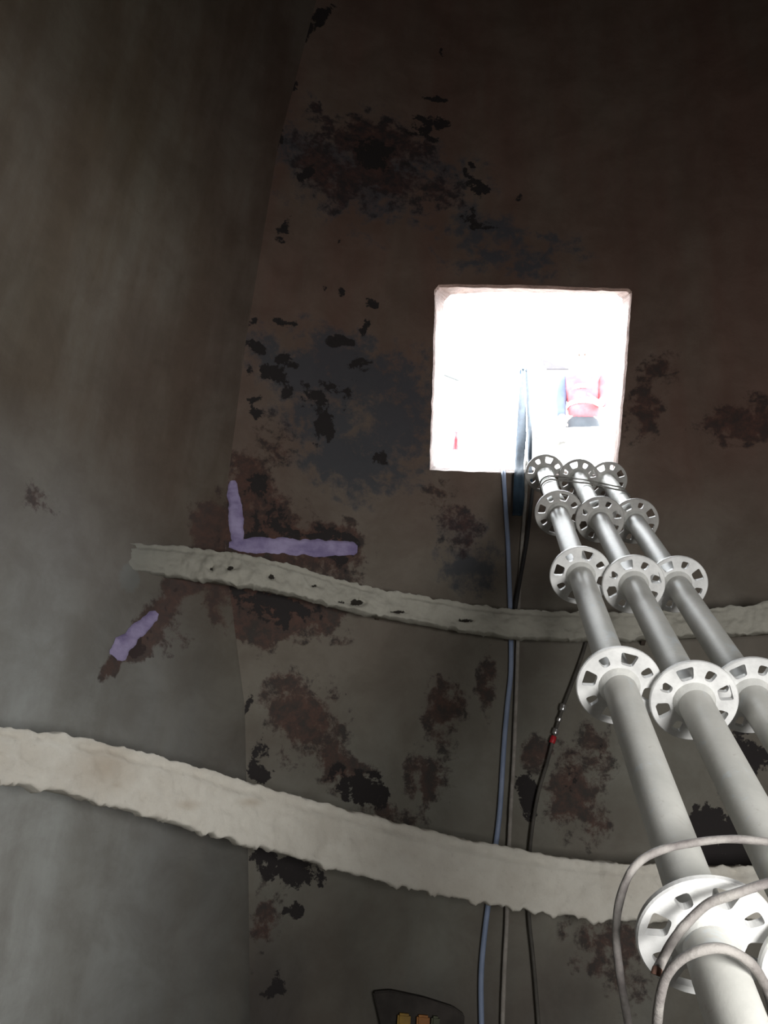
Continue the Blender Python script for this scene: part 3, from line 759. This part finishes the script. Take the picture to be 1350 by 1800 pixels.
leg([at(922, 640, 4.23), at(925, 700, 3.53), at(928, 760, 3.05), on_front(928, 812, -.05), on_front(930, 832, .026), on_front(931, 854, .030)],
    [at(926, 640, 4.23), at(932, 700, 3.53), at(935, 760, 3.05), on_front(935, 812, -.05), on_front(936, 832, .026), on_front(937, 854, .030)])
bm = bmesh.new(); add_tube(bm, catmull([at(919, 655, 4.05), at(921, 645, 4.15), at(921, 634, 4.3), at(922, 618, 4.5)], 6) , 0.016, 10); bmesh.ops.translate(bm, verts=bm.verts, vec=-root.location)
obj('strap_knot', bm, M_STRAP, root)

# ------------------------------------------------------------------ little bracket with yellow tabs at the foot of the wall
p = on_front(728, 1788); o_ = Vector((p.x - AX, p.y - AY, 0)).normalized(); sd = Vector((o_.y, -o_.x, 0))
root = empty('wall_bracket', p, 'sooty iron bracket with yellow and orange plastic tabs low on the wall', 'bracket')
root.rotation_euler = Matrix((sd, o_, Vector((0, 0, 1)))).transposed().to_euler()
bm = bmesh.new()
prof = [(-.115, .055), (-.07, .062), (.02, .052), (.10, .036), (.13, .02), (.13, -.14), (-.05, -.14), (-.085, -.03)]
A = [bm.verts.new((x, -.035, z)) for x, z in prof]; B = [bm.verts.new((x, .012, z)) for x, z in prof]
bm.faces.new(A); bm.faces.new(B[::-1])
for i in range(len(A)): bm.faces.new((A[i], A[(i + 1) % len(A)], B[(i + 1) % len(A)], B[i]))
bmesh.ops.bevel(bm, geom=list(bm.edges), offset=.004, segments=2, affect='EDGES'); bmesh.ops.recalc_face_normals(bm, faces=bm.faces)
obj('bracket_plate', bm, M_SOOT, root, smooth=False)
for x, wd, ht, mt, lb in ((-.030, .034, .034, M_YELLOW, 'yellow tab'), (.020, .034, .034, M_ORANGE, 'orange tab'), (.052, .022, .022, M_OLIVE, 'dull olive tab')):
    bm = bmesh.new(); add_box(bm, (x - wd / 2, -.056, -ht + .012), (x + wd / 2, -.034, .014), .005)
    bmesh.ops.recalc_face_normals(bm, faces=bm.faces); t = obj('plastic_tab', bm, mt, root, smooth=False); t['label'] = lb

# ------------------------------------------------------------------ outside the hatch
bm = bmesh.new(); GZ = -0.4
ys = [2.95, 6, 12, 24, 45]
rowsv = []
for y in ys: rowsv.append([bm.verts.new((x, y, GZ + .03 * math.sin(x * 1.3 + y))) for x in np.linspace(-35, 35, 15)])
for A, B in zip(rowsv, rowsv[1:]):
    for k in range(14): bm.faces.new((A[k], A[k + 1], B[k + 1], B[k]))
struct(obj('ground', bm, M_GROUND))

# deck with a worker on it
HIP = at(1024, 742, 8.4); FEETZ = HIP.z - 0.93
def yaw_point(px, py, z): return at(px, py, z)
root = empty('scaffold_deck', (HIP.x, HIP.y - .2, GZ), 'pale scaffold deck on posts under the worker outside the hatch', 'scaffold'); root.rotation_euler = (0, 0, -math.atan2(HIP.x, HIP.y))
el = math.atan2(HIP.z - EYE.z, math.hypot(HIP.x, HIP.y)); reach = (HIP.z - 0.035 - FEETZ) / math.tan(el)
y0, y1 = -reach + .2, 1.2; top = FEETZ - GZ
nb = 8; wb = (y1 - y0) / nb
for i in range(nb):
    bm = bmesh.new(); add_box(bm, (-.34, y0 + i * wb + .006, top - .045), (.75, y0 + (i + 1) * wb - .006, top), .004)
    bmesh.ops.recalc_face_normals(bm, faces=bm.faces); obj('plank', bm, M_PLANK, root, smooth=False)
for x in (-.30, .71):
    for y in (y0 + .05, y1 - .05):
        bm = bmesh.new(); add_lathe(bm, [(0, 0), (.07, 0), (.07, .012), (.026, .014), (.0242, .02), (.0242, top - .045), (0, top - .045)], 16, Matrix.Translation((x, y, 0)))
        bmesh.ops.recalc_face_normals(bm, faces=bm.faces); obj('post', bm, M_GALV, root)
for y in (y0 + .05, y1 - .05):
    bm = bmesh.new(); add_tube(bm, [Vector((-.36, y, top - .072)), Vector((.77, y, top - .072))], .0242, 14); bmesh.ops.recalc_face_normals(bm, faces=bm.faces); obj('transom', bm, M_GALV, root)

# worker (facing the hatch): skinned body, clothing over it
def skin_mesh(name, nodes, edges, mat, parent, lev=2):
    me = bpy.data.meshes.new(name); me.from_pydata([n[0] for n in nodes], edges, []); o = link(name, me, mat, parent)
    o.modifiers.new('skin', 'SKIN'); sk = me.skin_vertices[0].data
    for i, n in enumerate(nodes):
        r = n[1]; sk[i].radius = (r, r) if not isinstance(r, tuple) else r
        sk[i].use_root = (i == 0)
    s = o.modifiers.new('sub', 'SUBSURF'); s.levels = s.render_levels = lev
    dg = bpy.context.evaluated_depsgraph_get(); ev = o.evaluated_get(dg); m2 = bpy.data.meshes.new_from_object(ev)
    o.modifiers.clear(); o.data = m2; m2.name = name
    if not m2.materials: m2.materials.append(mat)
    m2.polygons.foreach_set('use_smooth', [True] * len(m2.polygons))
    return o
person = empty('person', (HIP.x, HIP.y, FEETZ), 'worker in red jacket and white helmet standing outside the bright hatch', 'person')
face_dir = Vector((-HIP.x, -HIP.y, 0)).normalized(); person.rotation_euler = (0, 0, math.atan2(face_dir.x, -face_dir.y) * 1.0)
# local: +X picture right, -Y toward the hatch
J = [((0, 0, .95), (.135, .10)), ((0, 0, 1.12), (.125, .09)), ((0, -.01, 1.30), (.150, .10)), ((0, 0, 1.44), (.12, .085)), ((0, -.01, 1.52), .055), ((0, -.02, 1.62), (.072, .088)), ((0, -.015, 1.71), (.068, .085)),
     ((-.17, 0, 1.42), .060), ((-.21, -.01, 1.16), .046), ((-.20, -.08, .93), .034), ((-.195, -.10, .86), (.030, .022)),
     ((.17, 0, 1.42), .060), ((.22, -.01, 1.17), .046), ((.17, -.14, 1.05), .036), ((.10, -.20, 1.06), (.030, .022)),
     ((-.095, 0, .86), .092), ((-.11, -.02, .50), .062), ((-.12, .02, .10), .045), ((-.13, -.10, .035), (.042, .034)),
     ((.095, 0, .86), .092), ((.11, -.02, .50), .062), ((.12, .02, .10), .045), ((.13, -.10, .035), (.042, .034))]
Ed = [(0, 1), (1, 2), (2, 3), (3, 4), (4, 5), (5, 6), (3, 7), (7, 8), (8, 9), (9, 10), (3, 11), (11, 12), (12, 13), (13, 14), (0, 15), (15, 16), (16, 17), (17, 18), (0, 19), (19, 20), (20, 21), (21, 22)]
base = len(J)
for hx, hy, hz, dx in ((-.195, -.10, .86, -.03), (.10, -.20, 1.06, -.05)):          # fingers and thumbs
    h = 10 if hz < 1 else 14
    for k in range(5):
        if hz < 1: a = ((hx - .022 + .015 * k, hy - .01, hz - .055), (hx - .022 + .015 * k, hy - .03, hz - .095 + .006 * abs(k - 2)))
        else: a = ((hx - .05, hy - .02, hz - .022 + .015 * k), (hx - .085 + .006 * abs(k - 2), hy - .02, hz - .03 + .015 * k))
        if k == 4: a = ((hx + .045, hy - .03, hz - .02), (hx + .05, hy - .05, hz - .05)) if hz < 1 else ((hx - .02, hy - .05, hz + .03), (hx - .05, hy - .07, hz + .04))
        i = len(J); J += [(a[0], .010), (a[1], .008)]; Ed += [(h, i), (i, i + 1)]
skin_mesh('body', J, Ed, M_SKIN, person)
G = .014
skin_mesh('jacket', [((.01, 0, .885), (.182, .148)), ((.01, 0, 1.13), (.165, .135)), ((.0, -.01, 1.30), (.185, .135)), ((0, 0, 1.44), (.13, .10)), ((0, -.005, 1.52), .075), ((.17, 0, 1.42), .078), ((.22, -.01, 1.17), .062), ((.18, -.13, 1.055), .050), ((-.15, 0, 1.41), .078)],
          [(0, 1), (1, 2), (2, 3), (3, 4), (3, 5), (5, 6), (6, 7), (3, 8)], M_JACKET, person)
skin_mesh('sleeve', [((-.12, 0, 1.43), .074), ((-.175, 0, 1.40), .076), ((-.215, -.01, 1.16), .062), ((-.203, -.075, .95), .046)], [(0, 1), (1, 2), (2, 3)], M_NAVY, person)['label'] = 'navy sleeve'
skin_mesh('trousers', [((0, 0, 1.03), (.135, .105)), ((0, 0, .92), (.175, .130)), ((-.095, 0, .84), .105), ((-.11, -.02, .50), .078), ((-.12, .015, .13), .066), ((.095, 0, .84), .105), ((.11, -.02, .50), .078), ((.12, .015, .13), .066)], [(0, 1), (1, 2), (2, 3), (3, 4), (1, 5), (5, 6), (6, 7)], M_TROUS, person)
for s in (-1, 1):
    bm = bmesh.new(); add_box(bm, (s * .13 - .05, -.20, 0), (s * .13 + .05, .07, .10), .03); bmesh.ops.recalc_face_normals(bm, faces=bm.faces); obj('boot', bm, M_TROUS, person)
for z, rx, ry in ((1.10, .150, .128), (1.27, .158, .130)):
    bm = bmesh.new(); add_lathe(bm, [(1.0, -.025), (1.02, -.025), (1.02, .025), (1.0, .025)], 40, Matrix.Translation((0, -.005, z)) @ Matrix.Diagonal((rx, ry, 1, 1)))
    bmesh.ops.recalc_face_normals(bm, faces=bm.faces); obj('reflective_band', bm, M_BAND, person)
bm = bmesh.new(); add_lathe(bm, [(.134, -.010), (.130, 0), (.112, .006), (.112, .05), (.098, .09), (.07, .117), (.03, .130), (.001, .132)], 32, Matrix.Translation((0, -.025, 1.70)) @ Matrix.Diagonal((.88, 1.02, 1, 1)))
bmesh.ops.recalc_face_normals(bm, faces=bm.faces); obj('helmet', bm, M_HELMET, person)
for s in (-1, 1):
    bm = bmesh.new(); bmesh.ops.create_uvsphere(bm, u_segments=10, v_segments=8, radius=.012, matrix=Matrix.Translation((s * .030, -.106, 1.650))); obj('eye', bm, M_HAIR, person)
bm = bmesh.new(); add_tube(bm, catmull([Vector((0, -.100, 1.655)), Vector((0, -.118, 1.625)), Vector((0, -.128, 1.607)), Vector((0, -.105, 1.598))], 4), .012, 8); obj('nose', bm, M_SKIN, person)
bm = bmesh.new(); add_tube(bm, catmull([Vector((-.025, -.100, 1.568)), Vector((0, -.109, 1.566)), Vector((.025, -.100, 1.568))], 5), .006, 8); obj('mouth', bm, M_RUSTEND, person)
for s in (-1, 1):
    bm = bmesh.new(); bmesh.ops.create_uvsphere(bm, u_segments=10, v_segments=8, radius=.03, matrix=Matrix.Translation((s * .076, -.01, 1.625)) @ Matrix.Diagonal((.35, .7, 1, 1))); obj('ear', bm, M_SKIN, person)

# white shed with two awnings, far behind
B0 = at(880, 655, 16.0); az = math.atan2(B0.x, B0.y)
root = empty('shed', (B0.x, B0.y, GZ), 'white shed with two small grey awnings seen far outside the hatch', 'building'); root.rotation_euler = (0, 0, -az)
inv = (Matrix.Translation(root.location) @ Matrix.Rotation(-az, 4, 'Z')).inverted()
def shed_px(px, py, dy):                # a picture point on the shed front (plane y = dy)
    o = inv @ EYE; dd = (inv.to_3x3() @ ray(px, py)); t = (dy - o.y) / dd.y; return o + dd * t
zt = shed_px(880, 628, 0).z
bm = bmesh.new(); add_box(bm, (-1.9, 0, 0), (1.9, 2.6, zt), .02); bmesh.ops.recalc_face_normals(bm, faces=bm.faces); obj('shed_wall', bm, M_WHITE, root, smooth=False)
bm = bmesh.new(); add_box(bm, (-2.0, -.08, zt - .01), (2.0, 2.7, zt + .10), .03); bmesh.ops.recalc_face_normals(bm, faces=bm.faces); obj('shed_roof', bm, M_WHITE, root, smooth=False)
for tri, mt in (([(780, 658), (815, 628), (806, 668)], M_AWN2), ([(951, 630), (961, 648), (1000, 648)], M_AWN)):
    bm = bmesh.new(); A = [bm.verts.new(shed_px(x, y, -.06)) for x, y in tri]; B = [bm.verts.new(v.co + Vector((0, .07, 0))) for v in A]
    bm.faces.new(A); bm.faces.new(B[::-1])
    for i in range(3): bm.faces.new((A[i], A[(i + 1) % 3], B[(i + 1) % 3], B[i]))
    bmesh.ops.recalc_face_normals(bm, faces=bm.faces); obj('awning', bm, mt, root, smooth=False)

# striped marker stake just outside the lower left of the hatch
foot = at(799, 812, 3.6)
root = empty('marker_stake', (foot.x, foot.y, GZ), 'slim red and white marker stake outside the lower left of the hatch', 'stake')
hz = foot.z - GZ
bm = bmesh.new(); add_lathe(bm, [(0, 0), (.012, 0), (.010, hz + .16), (0, hz + .165)], 14); bmesh.ops.recalc_face_normals(bm, faces=bm.faces); obj('stake_rod', bm, M_WHITE, root)
bm = bmesh.new(); add_lathe(bm, [(.0105, hz + .055), (.0125, hz + .055), (.0125, hz + .14), (.0105, hz + .14)], 14); bmesh.ops.recalc_face_normals(bm, faces=bm.faces); obj('red_band', bm, M_REDTAPE, root)
